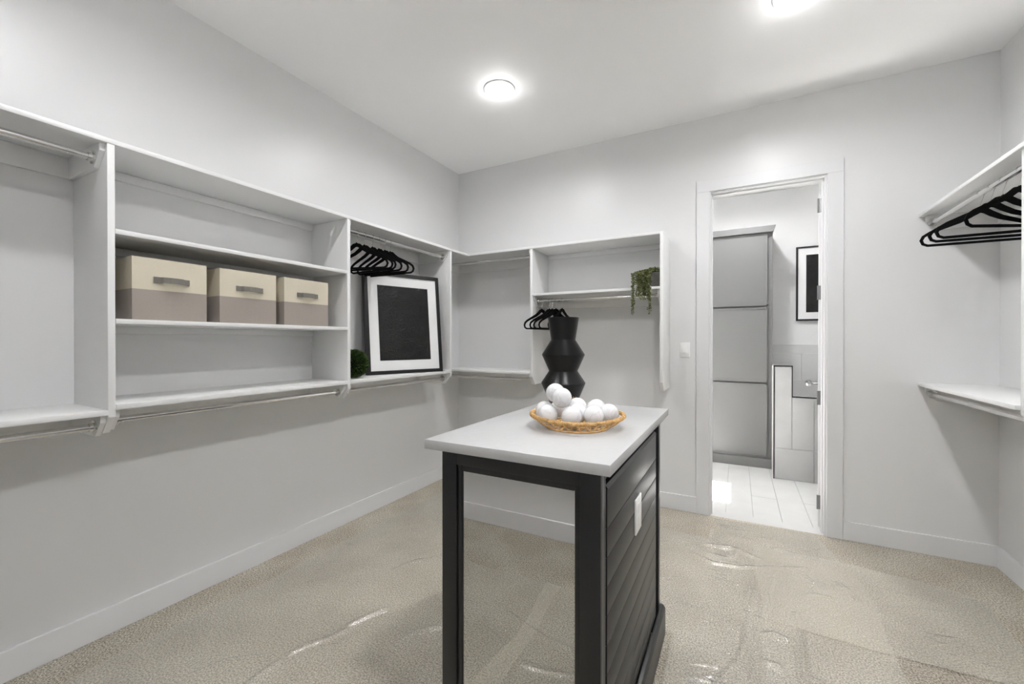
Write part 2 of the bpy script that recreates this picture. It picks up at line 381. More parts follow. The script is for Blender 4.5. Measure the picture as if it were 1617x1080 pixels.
picture('framed_print', .56, .82, .018, .03, .075, 'black framed dark print with white mat on the bathroom wall', (3.385, BY1, 1.56), (0, 0, 0))
for o in bpy.data.objects['framed_print'].children: pass

# the door leaf, folded back in the bathroom
dth = math.radians(7.8)
dr = bpy.data.objects.new('door_1', None); COL.objects.link(dr); dr['kind'] = 'structure'
dr.location = (DX1 - JT - .016, TH + .012, 0); dr.rotation_euler = (0, 0, -dth)
Z0 = (0, 0, 0)
MB().box(0, .035, .0, .70, .012, DH - JT - .004, bev=.002).build('door_leaf', 'trim', dr, shift=Z0)
for z in (.185, .93, 1.68, 2.30):
    MB().box(-.0015, .03, -.002, 0, z - .05, z + .05).tube([(-.003, -.004, z - .05), (-.003, -.004, z + .05)], .006, 8).build('hinge', 'steel', dr, shift=Z0)
kb = MB()
kb.tube([(0, .63, .98), (-.05, .63, .98)], .008, 8); kb.lathe([(0, -.025), (.018, -.02), (.026, 0), (.018, .02), (0, .025)], (-.065, .63, .98), 16)
kb.build('door_knob', 'steel', dr, True, shift=Z0)

# ------------------------------------------------------------------ shelving
SH = .02; D = .35; TT = 2.134
def rod(parent, a, b, shift=None):
    a = Vector(a); b = Vector(b); d = (b - a).normalized()
    r = MB().tube([a, b], .0135, 16).build('hanging_rod', 'chrome', parent, True)
    for p, s in ((a, 1), (b, -1)):
        MB().tube([p, p + d * s * .004], .027, 16).tube([p + d * s * .004, p + d * s * .018], .018, 16).build('rod_socket', 'chrome', r, True, shift=tuple(parent.matrix_world.translation))
    return r

def shelf_run(label, wall, orient):
    """orient maps (u, d, z): u along the wall, d = depth from the wall, z up, to world boxes"""
    ux = {'left': (0, lambda u, d: (d, u)), 'right': (1, lambda u, d: (RW - d, u)), 'back': (2, lambda u, d: (u, -d)), 'rear': (3, lambda u, d: (u, RY + d))}[wall]
    F = ux[1]
    t = thing('closet_shelving', orient, label, 'shelving')
    def box(name, u0, u1, d0, d1, z0, z1, m='shelf', bev=.0025):
        a = F(u0, d0); b = F(u1, d1)
        return MB().box(min(a[0], b[0]), max(a[0], b[0]), min(a[1], b[1]), max(a[1], b[1]), z0, z1, bev=bev).build(name, m, t, True)
    def prof(name, pts, u0, u1, bev=.002):     # pts in (d, z)
        if wall in ('left', 'right'):
            s = [(F(0, d)[0], z) for d, z in pts]; return MB().prism(s, 'y', u0, u1, bev).build(name, 'shelf', t, True)
        s = [(F(0, d)[1], z) for d, z in pts]; return MB().prism(s, 'x', u0, u1, bev).build(name, 'shelf', t, True)
    return t, F, box, prof
def divider(prof, u, top=TT - SH, bot=.965, th=.0235, d=D - .004):
    return prof('divider', [(0, bot), (d - .055, bot), (d, bot + .068), (d, top), (0, top)], u - th / 2, u + th / 2)
def side_cleat(prof, u0, u1, z):   # z = underside of the shelf
    prof('side_cleat', [(.002, z - .088), (.275, z - .088), (.33, z - .03), (.33, z), (.002, z)], u0, u1)
def shelf_nose(): pass

RD = .275
# ---- left wall
L, F, box, prof = shelf_run('white built-in shelves and rods covering the left wall, holding the fabric bins', 'left', (0, -1.7, 1.0))
U = [-2.833, -1.681, -.600]
box('top_shelf', RY + .001, -.001, 0.001, D, TT - SH, TT)
for u in U: divider(prof, u, d=D - .003)
h = .0118
bays = [(RY + .002, U[0] - h), (U[0] + h, U[1] - h), (U[1] + h, U[2] - h)]
lowz = [1.064, 1.082, 1.082]
for (a, b), lz in zip(bays, lowz):
    box('shelf', a, b, .001, D + .002, lz - SH - .002, lz)
    box('wall_cleat', a, b, .001, .018, lz - SH - .09, lz - SH - .002)
for z in (1.782, 1.424):
    box('shelf', bays[1][0], bays[1][1], .001, D, z - SH, z); box('wall_cleat', bays[1][0], bays[1][1], .001, .018, z - SH - .035, z - SH)
for i in (0, 1, 2):
    a, b = bays[i]
    box('wall_cleat', a, b, .001, .018, TT - SH - (.088 if i != 1 else .04), TT - SH)
    zs = [lowz[i] - SH - .002] + ([TT - SH] if i != 1 else [])
    for z in zs:
        if i > 0: side_cleat(prof, a, a + .018, z)
        side_cleat(prof, b - .018, b, z)
        rod(L, (RD, (a + .018 if i > 0 else a), z - .05), (RD, b - .018, z - .05))
# ---- back wall
Bk, F, box, prof = shelf_run('white built-in shelves and rods on the back wall between the corner and the doorway', 'back', (1.0, 0, 1.0))
box('top_shelf', D + .001, 2.0315, .001, D, TT - SH, TT)
divider(prof, .994)
divider(prof, 2.043, top=TT)
box('shelf', .020, .9822, .001, D, 1.073 - SH, 1.073)
box('wall_cleat', .020, .9822, .001, .018, 1.073 - SH - .09, 1.073 - SH)
box('wall_cleat', .020, .9822, .001, .018, TT - SH - .088, TT - SH)
side_cleat(prof, .002, .019, 1.073 - SH); side_cleat(prof, .9822 - .018, .9822, 1.073 - SH)
side_cleat(prof, .002, .019, TT - SH); side_cleat(prof, .9822 - .018, .9822, TT - SH)
rod(Bk, (.019, -RD, 1.003), (.964, -RD, 1.003)); rod(Bk, (.019, -RD, TT - SH - .05), (.964, -RD, TT - SH - .05))
box('shelf', 1.006, 2.031, .001, D, 1.735 - SH, 1.735)
box('wall_cleat', 1.006, 2.031, .001, .018, 1.735 - SH - .088, 1.735 - SH)
box('wall_cleat', 1.006, 2.031, .001, .018, TT - SH - .04, TT - SH)
side_cleat(prof, 1.006, 1.024, 1.735 - SH); side_cleat(prof, 2.013, 2.031, 1.735 - SH)
MRZ = 1.735 - SH - .038
rod(Bk, (1.024, -RD, MRZ), (2.013, -RD, MRZ))
# ---- right wall
R_, F, box, prof = shelf_run('white built-in shelves and rods covering the right wall beside the doorway', 'right', (RW, -1.7, 1.0))
UR = [-1.065, -2.2]
box('top_shelf', RY + .001, -.001, .001, D + .01, TT - SH, TT)
for u in UR: divider(prof, u)
bays = [(UR[0] + h, -.002), (UR[1] + h, UR[0] - h), (RY + .002, UR[1] - h)]
for i, (a, b) in enumerate(bays):
    box('shelf', a, b, .001, D + (.012 if i == 0 else 0), 1.072 - SH, 1.072)
    box('wall_cleat', a, b, .001, .018, 1.072 - SH - .09, 1.072 - SH)
    box('wall_cleat', a, b, .001, .018, TT - SH - (.088 if i != 1 else .04), TT - SH)
    for z in [1.072 - SH] + ([TT - SH] if i != 1 else []):
        side_cleat(prof, a, a + .018, z); side_cleat(prof, b - .018, b, z)
        if i != 1: rod(R_, (RW - .30, a + .018, z - .045), (RW - .30, b - .018, z - .045))
for z in (1.782, 1.424):
    box('shelf', bays[1][0], bays[1][1], .001, D, z - SH, z); box('wall_cleat', bays[1][0], bays[1][1], .001, .018, z - SH - .035, z - SH)
# ---- rear wall (behind the camera; its lower shelf shades the wall seen in the mirror)
Rr, F, box, prof = shelf_run('white built-in shelves with rods on the wall opposite the doorway', 'rear', (2.0, RY, 1.0))
box('top_shelf', D + .001, RW - D - .012, .001, D - .02, TT - SH, TT)
UB = [.9, 2.0, 3.0]
for u in UB: divider(prof, u, d=D - .025)
xs = [D + .005, UB[0] - h, UB[0] + h, UB[1] - h, UB[1] + h, UB[2] - h, UB[2] + h, RW - D - .014]
for a, b in zip(xs[::2], xs[1::2]):
    box('shelf', a, b, .001, D - .02, 1.072 - SH, 1.072)
    box('wall_cleat', a, b, .001, .018, 1.072 - SH - .09, 1.072 - SH)
    rod(Rr, (a, RY + .27, 1.0), (b, RY + .27, 1.0)) if a > .5 and b < 3.1 else None

# ------------------------------------------------------------------ recessed lights
def ceiling_lamp(x, y, w, label, group, r=.106, zc=H):
    t = thing('recessed_light', (x, y, zc), label, 'ceiling light', group)
    MB().lathe([(r * .8, -.010), (r * .98, -.006), (r, 0), (r * .8, 0), (r * .8, -.010)], (x, y, zc), 48).build('trim_ring', 'plate', t, True)
    MB().lathe([(0, -.004), (r * .8, -.004), (r * .8, -.0005)], (x, y, zc), 48).build('lens', 'lamp', t, True)
    ld = bpy.data.lights.new('recessed_light_lamp', 'AREA'); ld.shape = 'DISK'; ld.size = r * 1.5; ld.energy = w; ld.spread = math.radians(162); ld.color = (.985, .99, 1)
    lo = bpy.data.objects.new('lamp', ld); COL.objects.link(lo); lo.parent = t; lo.location = (0, 0, -.012)
    pd = bpy.data.lights.new('recessed_light_halo_fill', 'POINT'); pd.energy = HALO_W if y < 0 else BATH_W * .15; pd.shadow_soft_size = .04; pd.color = (1, .995, .99)  # extra point light added below the lens for ceiling halo and fill, no bulb
    po = bpy.data.objects.new('lamp', pd); COL.objects.link(po); po.parent = t; po.location = (0, 0, -.08)
    return t
ceiling_lamp(*LAMPS[0], LAMP_W * .8, 'round recessed ceiling light nearest the left corner, above the island', None)
ceiling_lamp(*LAMPS[1], LAMP_W * 1.2, 'round recessed ceiling light cut by the top edge, in front of the doorway', None)
ceiling_lamp(*LAMPS[2], LAMP_W * .8, 'round recessed ceiling light over the aisle by the fabric bins, far from the doorway', None)
ceiling_lamp(*LAMPS[3], LAMP_W * 1.6, 'round recessed ceiling light over the right aisle, far from the doorway', None)
ceiling_lamp(2.6, 1.0, BATH_W, 'added unseen ceiling light that brightens the bathroom beyond the doorway', None)  # lamp added out of view to brighten the bathroom

# ------------------------------------------------------------------ island
IX0, IX1, IY0, IY1, IZ = 1.715, 2.222, -2.492, -1.555, 1.028
isl = thing('island_cabinet', (1.96, -2.02, 0), 'charcoal island cabinet with shiplap side and mirrored end in the middle', 'island')
ST = .024
body = MB()
body.box(IX0 + .02, IX1 - .034, IY0 + .03, IY1 - .002, .02, IZ - .032)
body.build('carcass', 'charcoal', isl)
# end facing the room entrance: frame, bead, mirror
fr = MB()
fr.box(IX0, IX0 + .054, IY0, IY0 + .03, .0, IZ - .03, bev=.0015).box(IX1 - .056, IX1, IY0, IY0 + .03, 0, IZ - .03, bev=.0015)
fr.box(IX0 + .054, IX1 - .056, IY0, IY0 + .03, .955, IZ - .03, bev=.0015).box(IX0 + .054, IX1 - .056, IY0, IY0 + .03, 0, .14, bev=.0015)
fr.build('end_frame', 'charcoal', isl, True)
bd = MB()
a0, a1, b0, b1 = IX0 + .054, IX1 - .056, .14, .955; q = .017
for pts, ax, s0, s1 in (([(a0, 0), (a0 + q, 0)], 0, b0, b1), ([(a1 - q, 0), (a1, 0)], 0, b0, b1)):
    bd.box(pts[0][0], pts[1][0], IY0 + .006, IY0 + .03, s0, s1, bev=.003)
bd.box(a0 + q, a1 - q, IY0 + .006, IY0 + .03, b1 - q - .003, b1, bev=.003).box(a0 + q, a1 - q, IY0 + .006, IY0 + .03, b0, b0 + q, bev=.003)
bd.build('bead_molding', 'charcoal', isl, True)
MB().box(a0 + q, a1 - q, IY0 + .012, IY0 + .0125, b0 + q, b1 - q).build('mirror', 'mirror', isl)
# right (shiplap) side: stiles, recess, planks
rs = MB()
rs.box(IX1 - .032, IX1, IY0 + .03, IY0 + .045, .10, IZ - .03, bev=.0015).box(IX1 - .032, IX1, IY1 - .040, IY1, .10, IZ - .03, bev=.0015)
rs.box(IX1 - .032, IX1, IY0 + .044, IY1 - .040, .968, IZ - .03, bev=.0015)
rs.build('side_frame', 'charcoal', isl, True)
zs = [.135, .183] + [.183 + .08 * k for k in range(1, 9)] + [.932]
py0, py1 = IY0 + .072, IY1 - .09
for z0, z1 in zip(zs, zs[1:]):
    MB().box(IX1 - .032, IX1 - .003, py0, py1, z0 + .0012, z1 - .0012, bev=.0014).build('plank', 'charcoal', isl, True)
MB().prism([(IX1 - .032, .932), (IX1 - .001, .932), (IX1 - .008, .942), (IX1 - .032, .942)], 'y', py0, py1).build('cap_bead', 'charcoal', isl)
pb = MB()
pb.prism([(IX1, 0), (IX1 + .021, 0), (IX1 + .021, .118), (IX1 + .014, .132), (IX1, .135)], 'y', IY0 - .0, IY1 + .02, bev=.0015)
pb.box(IX0, IX1, IY1, IY1 + .02, 0, .13, bev=.0015)
pb.build('plinth', 'charcoal', isl, True)
# left side doors with pulls
for y0, y1, hy in ((IY0 + .033, -2.03, -2.40), (-2.025, IY1 - .005, -1.64)):
    d = MB().box(IX0 + .001, IX0 + .02, y0, y1, .14, .985, bev=.002).build('door', 'charcoal', isl, True)
    MB().box(IX0 - .014, IX0 - .008, hy - .006, hy + .006, .68, .865, bev=.002).box(IX0 - .012, IX0 + .002, hy - .005, hy + .005, .70, .71).box(IX0 - .012, IX0 + .002, hy - .005, hy + .005, .835, .845).build('handle', 'black_frame', d, shift=tuple(isl.location))
# outlet plate on the shiplap
op = MB().box(IX1 - .003, IX1 + .003, -2.078, -1.988, .665, .787, bev=.002).build('outlet_plate', 'plate', isl, True); op['label'] = 'white outlet plate'
s = MB()
for zc in (.75, .703): s.box(IX1 + .003, IX1 + .0045, -2.048, -2.018, zc - .016, zc + .016, bev=.001)
f_ = s.build('receptacle', 'plate', op, shift=tuple(isl.location))
ct = MB().box(1.667, 2.254, -2.52, -1.532, .998, IZ, bev=.002).build('countertop', 'quartz', isl, True); ct['label'] = 'white quartz countertop'

# ------------------------------------------------------------------ vase
VX, VY = 1.795, -1.66
prof_v = [(0, 0), (.058, 0), (.062, .004), (.104, .104), (.105, .108), (.069, .163), (.0685, .166), (.1015, .240), (.1015, .244), (.0585, .312), (.0585, .316), (.0745, .4175), (.0735, .419), (.069, .417), (.054, .316), (.09, .243), (.06, .165), (.09, .107), (.05, .01), (0, .01)]
v = MB().lathe(prof_v, (0, 0, 0), 64).build('vase', 'vase', None, True); v.location = (VX, VY, IZ)
tag(v, 'tall matte black faceted vase standing on the white countertop', 'vase')

# ------------------------------------------------------------------ basket + balls
BXc, BYc = 2.026, -2.118
bk = thing('wicker_basket', (BXc, BYc, IZ), 'shallow round honey coloured wicker basket on the white countertop', 'basket')
RR = .162
rim = MB()
n = 120
rim.tube([(BXc + RR * math.cos(2 * PI * i / n), BYc + RR * math.sin(2 * PI * i / n), IZ + .044 + .003 * math.sin(4 * PI * i / n + 1)) for i in range(n)], .0055, 10, closed=True)
for ph in (0, PI):
    pts = []
    for i in range(720):
        a = 2 * PI * i / 720; b = a * 70 + ph
        pts.append((BXc + (RR + .0062 * math.cos(b)) * math.cos(a), BYc + (RR + .0062 * math.cos(b)) * math.sin(a), IZ + .044 + .003 * math.sin(2 * a + 1) + .0062 * math.sin(b)))
    rim.tube(pts, .0018, 4, closed=True)
rim.build('rim', 'wicker', bk, True)
stk = MB()
for i in range(22):
    a = 2 * PI * i / 22
    for tw in (.13, -.13):
        pts = []
        for k in range(5):
            f = k / 4; r = .108 + (RR - .108) * f ** .7; aa = a + tw * f
            pts.append((BXc + r * math.cos(aa), BYc + r * math.sin(aa), IZ + .010 + .034 * f ** 1.4))
        stk.tube(pts, .0016, 5)
stk.build('side_weave', 'wicker', bk, True)
bs = MB()
for r in (.02, .04, .06, .08):
    bs.tube([(BXc + r * math.cos(2 * PI * i / 48), BYc + r * math.sin(2 * PI * i / 48), IZ + .013 + .0012 * math.sin(PI * i)) for i in range(48)], .0032, 6, closed=True)
for i in range(22):
    a = 2 * PI * i / 22; bs.tube([(BXc, BYc, IZ + .013), (BXc + .11 * math.cos(a), BYc + .11 * math.sin(a), IZ + .013)], .002, 5)
bs.tube([(BXc + .108 * math.cos(2 * PI * i / 60), BYc + .108 * math.sin(2 * PI * i / 60), IZ + .0035) for i in range(60)], .0033, 8, closed=True)
for i in range(44):
    a = 2 * PI * i / 44; bs.tube([(BXc + .108 * math.cos(a), BYc + .108 * math.sin(a), IZ + .004), (BXc + .11 * math.cos(a + .07), BYc + .11 * math.sin(a + .07), IZ + .014)], .0018, 4)
bs.build('base', 'wicker', bk, True)

def ico(r, sub=4):
    bm = bmesh.new(); bmesh.ops.create_icosphere(bm, subdivisions=sub, radius=r); me = bpy.data.meshes.new('ball')
    bm.to_mesh(me); bm.free(); me.polygons.foreach_set('use_smooth', [True] * len(me.polygons)); me.materials.append(M['marble']); return me
bme = ico(.0345)
z1 = IZ + .0175 + .0345
BALLS = [((1.950, -2.135, 1.1475), 'white marbled ball on top of the pile at the back left'),
         ((1.998, -2.195, 1.140), 'white marbled ball on top of the pile in front, hiding the other top one'),
         ((1.906, -2.130, z1), 'leftmost white marbled ball in the basket, next to the rim'),
         ((1.951, -2.206, z1), 'white marbled ball at the front left, under the two top balls'),
         ((2.036, -2.200, z1), 'white marbled ball at the middle front of the basket'),
         ((2.098, -2.152, z1), 'white marbled ball at the front right of the basket'),
         ((2.1325, -2.087, z1), 'rightmost white marbled ball beside the far rim'),
         ((2.006, -2.058, z1 + .010), 'white marbled ball at the back, right of the two top balls'),
         ((2.075, -2.046, z1 + .008), 'white marbled ball at the back right behind the front right one'),
         ((2.0305, -2.1263, z1), 'white marbled ball in the middle of the basket'),
         ((1.934, -2.052, z1), 'white marbled ball at the back left, hidden behind the top balls')]
for (p, lab) in BALLS:
    o = bpy.data.objects.new('marble_ball', bme); COL.objects.link(o); o.location = p
    o.rotation_euler = (random.random() * 6, random.random() * 6, 0); tag(o, lab, 'ball', 'marble balls in the wicker basket')
# straw tuft by the vase
sb = MB()
SX, SY = 1.872, -1.735
for i in range(90):
    a = random.random() * 2 * PI; r = random.uniform(.004, .018); h_ = random.uniform(.03, .052)
    sb.tube([(SX + r * .4 * math.cos(a), SY + r * .4 * math.sin(a), IZ + .001), (SX + r * math.cos(a), SY + r * math.sin(a), IZ + h_ * .7), (SX + r * 1.5 * math.cos(a + .5), SY + r * 1.5 * math.sin(a + .5), IZ + h_)], .0012, 4)
tag(sb.build('straw_tuft', 'straw', shift=(SX, SY, IZ)), 'small tuft of tan straw between the balls and the black vase', 'decoration')
bpy.data.objects['straw_tuft'].location = (SX, SY, IZ)

# ------------------------------------------------------------------ fabric bins
def bin_(y0, y1, xf, label, zb=1.424, sx=1, dep=.275, ht=.262):
    w = y1 - y0; yc = (y0 + y1) / 2
    t = thing('fabric_bin', (xf - sx * dep / 2, yc, zb), label, 'storage bin', 'fabric bins')
    def shell(z0, z1, floor):
        mb = MB(); bm = mb.bm
        # outer grid wall with soft bulge, inner wall
        nU, nZ = 12, 6; hx, hy = dep / 2, w / 2
        ring = []
        per = []
        for sgn, ax in ((0, 0), (1, 0), (2, 0), (3, 0)):
            for k in range(nU):
                f = k / nU
                per.append([(hx, -hy + 2 * hy * f, 0), (hx - 2 * hx * f, hy, 1), (-hx, hy - 2 * hy * f, 2), (-hx + 2 * hx * f, -hy, 3)][sgn] + (f,))
        rows = []
        for i in range(nZ + 1):
            z = z0 + (z1 - z0) * i / nZ; row = []
            for (x, y, sd, f) in per:
                b = math.sin(PI * f) * .005 * (noise.noise(Vector((f * 2.3 + sd * 7, z * 9 + yc * 5, yc * 3))) - .2)
                dx, dy = [(b, 0), (0, b), (-b, 0), (0, -b)][sd]
                row.append(bm.verts.new((x + dx, y + dy, z)))
            rows.append(row)
        N = len(per)
        for A, B in zip(rows, rows[1:]):
            for k in range(N): bm.faces.new((A[k], A[(k + 1) % N], B[(k + 1) % N], B[k]))
        inn = [[bm.verts.new((x * .97, y * .97, z)) for (x, y, sd, f) in per] for z in (z1, z0 + (.004 if floor else 0))]
        for k in range(N):
            k2 = (k + 1) % N
            bm.faces.new((rows[-1][k], rows[-1][k2], inn[0][k2], inn[0][k])); bm.faces.new((inn[0][k], inn[0][k2], inn[1][k2], inn[1][k]))
            if not floor: bm.faces.new((inn[1][k], inn[1][k2], rows[0][k2], rows[0][k]))
        if floor: bm.faces.new(inn[1]); bm.faces.new(rows[0][::-1])
        return mb
    shell(0.001, .128, True).build('lower_panel', 'taupe', t, shift=Z0)['label'] = 'taupe lower canvas'
    shell(.128, ht, False).build('upper_panel', 'cream', t, shift=Z0)['label'] = 'cream upper canvas'
    x = sx * dep / 2; hb = MB(); bm = hb.bm
    zc = .172; path = [(-.066, .0035), (-.042, .0035), (-.036, .014), (-.01, .021), (.02, .021), (.04, .0135), (.046, .0035), (.066, .0035)]
    rs_ = []
    for (yy, off) in path:
        rs_.append([bm.verts.new((x + sx * (off + d), yy, zc + dz)) for d, dz in ((0, -.0125), (.003, -.0125), (.003, .0125), (0, .0125))])
    for A, B in zip(rs_, rs_[1:]):
        for k in range(4): bm.faces.new((A[k], A[(k + 1) % 4], B[(k + 1) % 4], B[k]))
    bm.faces.new(rs_[0]); bm.faces.new(rs_[-1][::-1])
    hb.build('handle', 'webbing', t, shift=Z0)
    return t
bin_(-2.768, -2.493, .342, 'cream and taupe fabric bin nearest the camera, largest of the three on the left shelves')
bin_(-2.437, -2.158, .342, 'cream and taupe fabric bin in the middle of the three on the left shelves')
bin_(-2.112, -1.832, .342, 'cream and taupe fabric bin farthest along, last of the three on the left shelves')
bin_(-1.40, -1.125, RW - .342, 'pale fabric bin cut by the right picture edge, on the right wall shelves', sx=-1)

# ------------------------------------------------------------------ leaning picture in the left bay
def lean():
    yaw, w, hgt, a = .352, .645, .792, .098
    bx, by = .138, -1.335
    c = Vector((bx + math.sin(yaw) * w / 2, by + math.cos(yaw) * w / 2, 1.083))
    t = picture('leaning_framed_print', w, hgt, .027, .04, .078, 'large black framed print with white mat leaning in the left shelves', (0, 0, 0), (0, 0, 0))
    # local x -> width direction, local -y -> into the room
    X = Vector((math.sin(yaw), math.cos(yaw), 0)); nrm = Vector((math.cos(yaw), -math.sin(yaw), 0))
    up = -nrm * math.sin(a) + Vector((0, 0, 1)) * math.cos(a); Y = up.cross(X)
    R = Matrix((X, Y, up)).transposed().to_4x4()
    front = -Y
    t.matrix_world = Matrix.Translation(c - front * .04) @ R
    t.location = c - front * .04; t.rotation_euler = R.to_euler()
    return t
lp = lean()

# ------------------------------------------------------------------ hangers
def hanger_meshes():
    b = MB()
    top = -.082
    half = [(0, top + .0), (.018, top - .004), (.040, top - .022), (.075, top - .044), (.13, top - .066), (.185, top - .090), (.212, top - .108), (.221, top - .128), (.214, top - .147), (.196, top - .156)]
    loop = half + [(-x, z) for x, z in half[::-1][:-1]]
    # order: right half down, then along bar to left, up to the neck
    wd = [.024, .027, .026, .022, .018, .015, .014, .013, .012, .012]
    ww = wd + wd[::-1][:-1]
    b.ribbon(loop, ww, .007, closed=True)
    b.ribbon([(-.012, top - .002), (0, top + .012), (.012, top - .002)], .012, .006)
    body = b.build('body', 'velvet', None, shift=Z0)
    h_ = MB()
    R = .0165
    pts = [(0, 0, top + .010), (0, 0, top + .032), (.004, 0, top + .044), (.0105, 0, -.0155)]
    for k in range(11):
        an = math.radians(-48 + k * 24); pts.append((R * math.cos(an), 0, R * math.sin(an) + .0005))
    h_.tube(pts, .0014, 6)
    hook = h_.build('hook', 'chrome', None, True, shift=Z0)
    return body, hook
hb, hk = hanger_meshes()
_first = [True]
def hanger(loc, rz, label, group):
    t = thing('clothes_hanger', loc, label, 'hanger', group); t.rotation_euler = (0, 0, rz)
    for src in (hb, hk):
        o = src if _first[0] else src.copy()
        if not _first[0]: COL.objects.link(o)
        o.parent = t
    _first[0] = False
    return t
LRZ = TT - SH - .05; DZ = -.0012
ordw = ['first', 'second', 'third', 'fourth', 'fifth', 'last']
for i, (y, rz) in enumerate([(-1.556, .34), (-1.490, .20), (-1.418, -.02), (-1.358, -.03), (-1.300, .0), (-1.248, .02)]):
    hanger((RD, y, LRZ + DZ), rz, f'black velvet hanger above the leaning picture, {ordw[i]} of six counted from the bins', 'black hangers above the leaning picture')
for i, (x, rz) in enumerate([(1.060, PI / 2 - .27), (1.130, PI / 2 - .38), (1.156, PI / 2 - .33), (1.190, PI / 2 - .27), (1.245, PI / 2 - .14)]):
    hanger((x, -RD, MRZ + DZ), rz, f'black velvet hanger on the back wall rod, {ordw[i] if i < 4 else "rightmost"} of five from left', 'black hangers on the back wall rod')
RRZ = TT - SH - .045
for i, (y, rz) in enumerate([(-.60, .02), (-.70, .05), (-.80, -.02), (-.93, .45)]):
    hanger((RW - .30, y, RRZ + DZ), rz, f'black velvet hanger on the right wall rod, {["farthest", "second farthest", "third farthest", "nearest"][i]} of the four', 'black hangers on the right wall rod')

# ------------------------------------------------------------------ topiary ball
def leafcloud(pts_norm, size, up_bias=.4):
    bm = bmesh.new()
    for p, nrm in pts_norm:
        d = (nrm + Vector((random.uniform(-1, 1), random.uniform(-1, 1), random.uniform(-1, 1))) * .6 + Vector((0, 0, up_bias * .3))).normalized()
        sd = d.orthogonal().normalized(); sd.rotate(Matrix.Rotation(random.random() * 6.28, 3, d)); nn = d.cross(sd)
        L = size * random.uniform(.7, 1.2); w = L * .38
        a = bm.verts.new(p); b = bm.verts.new(p + d * L * .5 + sd * w + nn * w * .3); c = bm.verts.new(p + d * L); e_ = bm.verts.new(p + d * L * .5 - sd * w + nn * w * .3); m_ = bm.verts.new(p + d * L * .5)
        bm.faces.new((a, b, m_)); bm.faces.new((b, c, m_)); bm.faces.new((c, e_, m_)); bm.faces.new((e_, a, m_))
    return bm
TR = .098
tp = thing('topiary_ball', (.225, -1.535, 1.082), 'dark green leafy topiary ball at the foot of the leaning picture', 'artificial plant')
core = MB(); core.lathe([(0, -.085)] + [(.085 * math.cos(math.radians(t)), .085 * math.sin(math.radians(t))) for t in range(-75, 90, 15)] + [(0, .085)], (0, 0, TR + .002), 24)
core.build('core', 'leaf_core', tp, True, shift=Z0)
pn_ = []
for i in range(1500):
    z = 1 - 2 * (i + .5) / 1500; a = i * 2.39996; r = math.sqrt(1 - z * z); nrm = Vector((r * math.cos(a), r * math.sin(a), z)); pn_.append((nrm * .083 + Vector((0, 0, TR + .002)), nrm))
lf = MB(); lf.bm = leafcloud(pn_, .017)
fo = lf.build('foliage', 'leaf', tp, False, shift=Z0); fo['kind'] = 'stuff'
for vtx in fo.data.vertices: vtx.co.z = max(vtx.co.z, .001)

# ------------------------------------------------------------------ trailing succulent in a pot
PX, PYY = 1.985, -.25
hp = thing('trailing_succulent', (PX, PYY, 1.735), 'olive green trailing succulent in a grey pot on the back wall shelf', 'potted plant')
MB().prism([(-.04, -.045), (.04, -.045), (.04, .045), (-.04, .045)], 'z', .0, .115, bev=.004).build('pot', 'pot', hp, True, shift=Z0)
MB().box(-.036, .036, -.041, .041, .112, .119).build('soil', 'leaf_core', hp, shift=Z0)
pts_n = []; stems = MB()
strands = []
for i in range(26):
    a = random.uniform(PI * .98, PI * 1.42)
    out = random.uniform(.03, .085); ln = random.uniform(.06, .20)
    strands.append((a, out, ln))
strands += [(PI * 1.06, .10, .30), (PI * 1.03, .095, .27), (PI * 1.1, .1, .24), (PI * 1.45, .062, .30), (PI * 1.43, .06, .27)]
for a, out, ln in strands:
    ca, sa = math.cos(a), math.sin(a); s0 = Vector((random.uniform(-.03, .02), random.uniform(-.03, .03), .118))
    far = Vector((ca * (.045 + out), sa * (.055 + out), .105)); far.y = min(far.y, -.104 - .01) if True else far.y
    far = Vector((far.x, -.112 - random.random() * .03, .10))
    top = (s0 + far) / 2 + Vector((0, 0, .035))
    path = []
    for k in range(8): f = k / 7; path.append(s0 * (1 - f) ** 2 + top * 2 * f * (1 - f) + far * f * f)
    nn_ = int(ln / .012)
    for k in range(1, nn_ + 1): path.append(far + Vector((random.uniform(-.002, .002), random.uniform(-.002, .002), -ln * k / nn_)))
    stems.tube(path, .0012, 4)
    for p in path:
        for _ in range(5):
            nrm = Vector((random.uniform(-1, 1), random.uniform(-1, 1), random.uniform(-.4, .4))).normalized(); pts_n.append((p + nrm * .002, nrm))
for i in range(220):
    p = Vector((random.uniform(-.045, .04), random.uniform(-.055, .045), .118 + random.random() * .025)); pts_n.append((p, Vector((p.x * 8, p.y * 8, 1)).normalized()))
stems.build('stems', 'succulent', hp, shift=Z0)
lf = MB(); lf.bm = leafcloud(pts_n, .0125, 0); fo = lf.build('leaves', 'succulent', hp, shift=Z0); fo['kind'] = 'stuff'

# ------------------------------------------------------------------ light switch on the back wall
sw = thing('light_switch', (2.166, 0, 1.266), 'white rocker light switch on the back wall left of the doorway', 'light switch')
MB().box(2.130, 2.202, -.006, 0, 1.207, 1.325, bev=.002).build('plate', 'plate', sw, True)
MB().box(2.149, 2.183, -.0085, -.006, 1.232, 1.300, bev=.001).build('rocker', 'plate', sw, True)
MB().box(2.1525, 2.1795, -.0100, -.0085, 1.238, 1.266, bev=.0008).build('toggle', 'plate', sw, True)

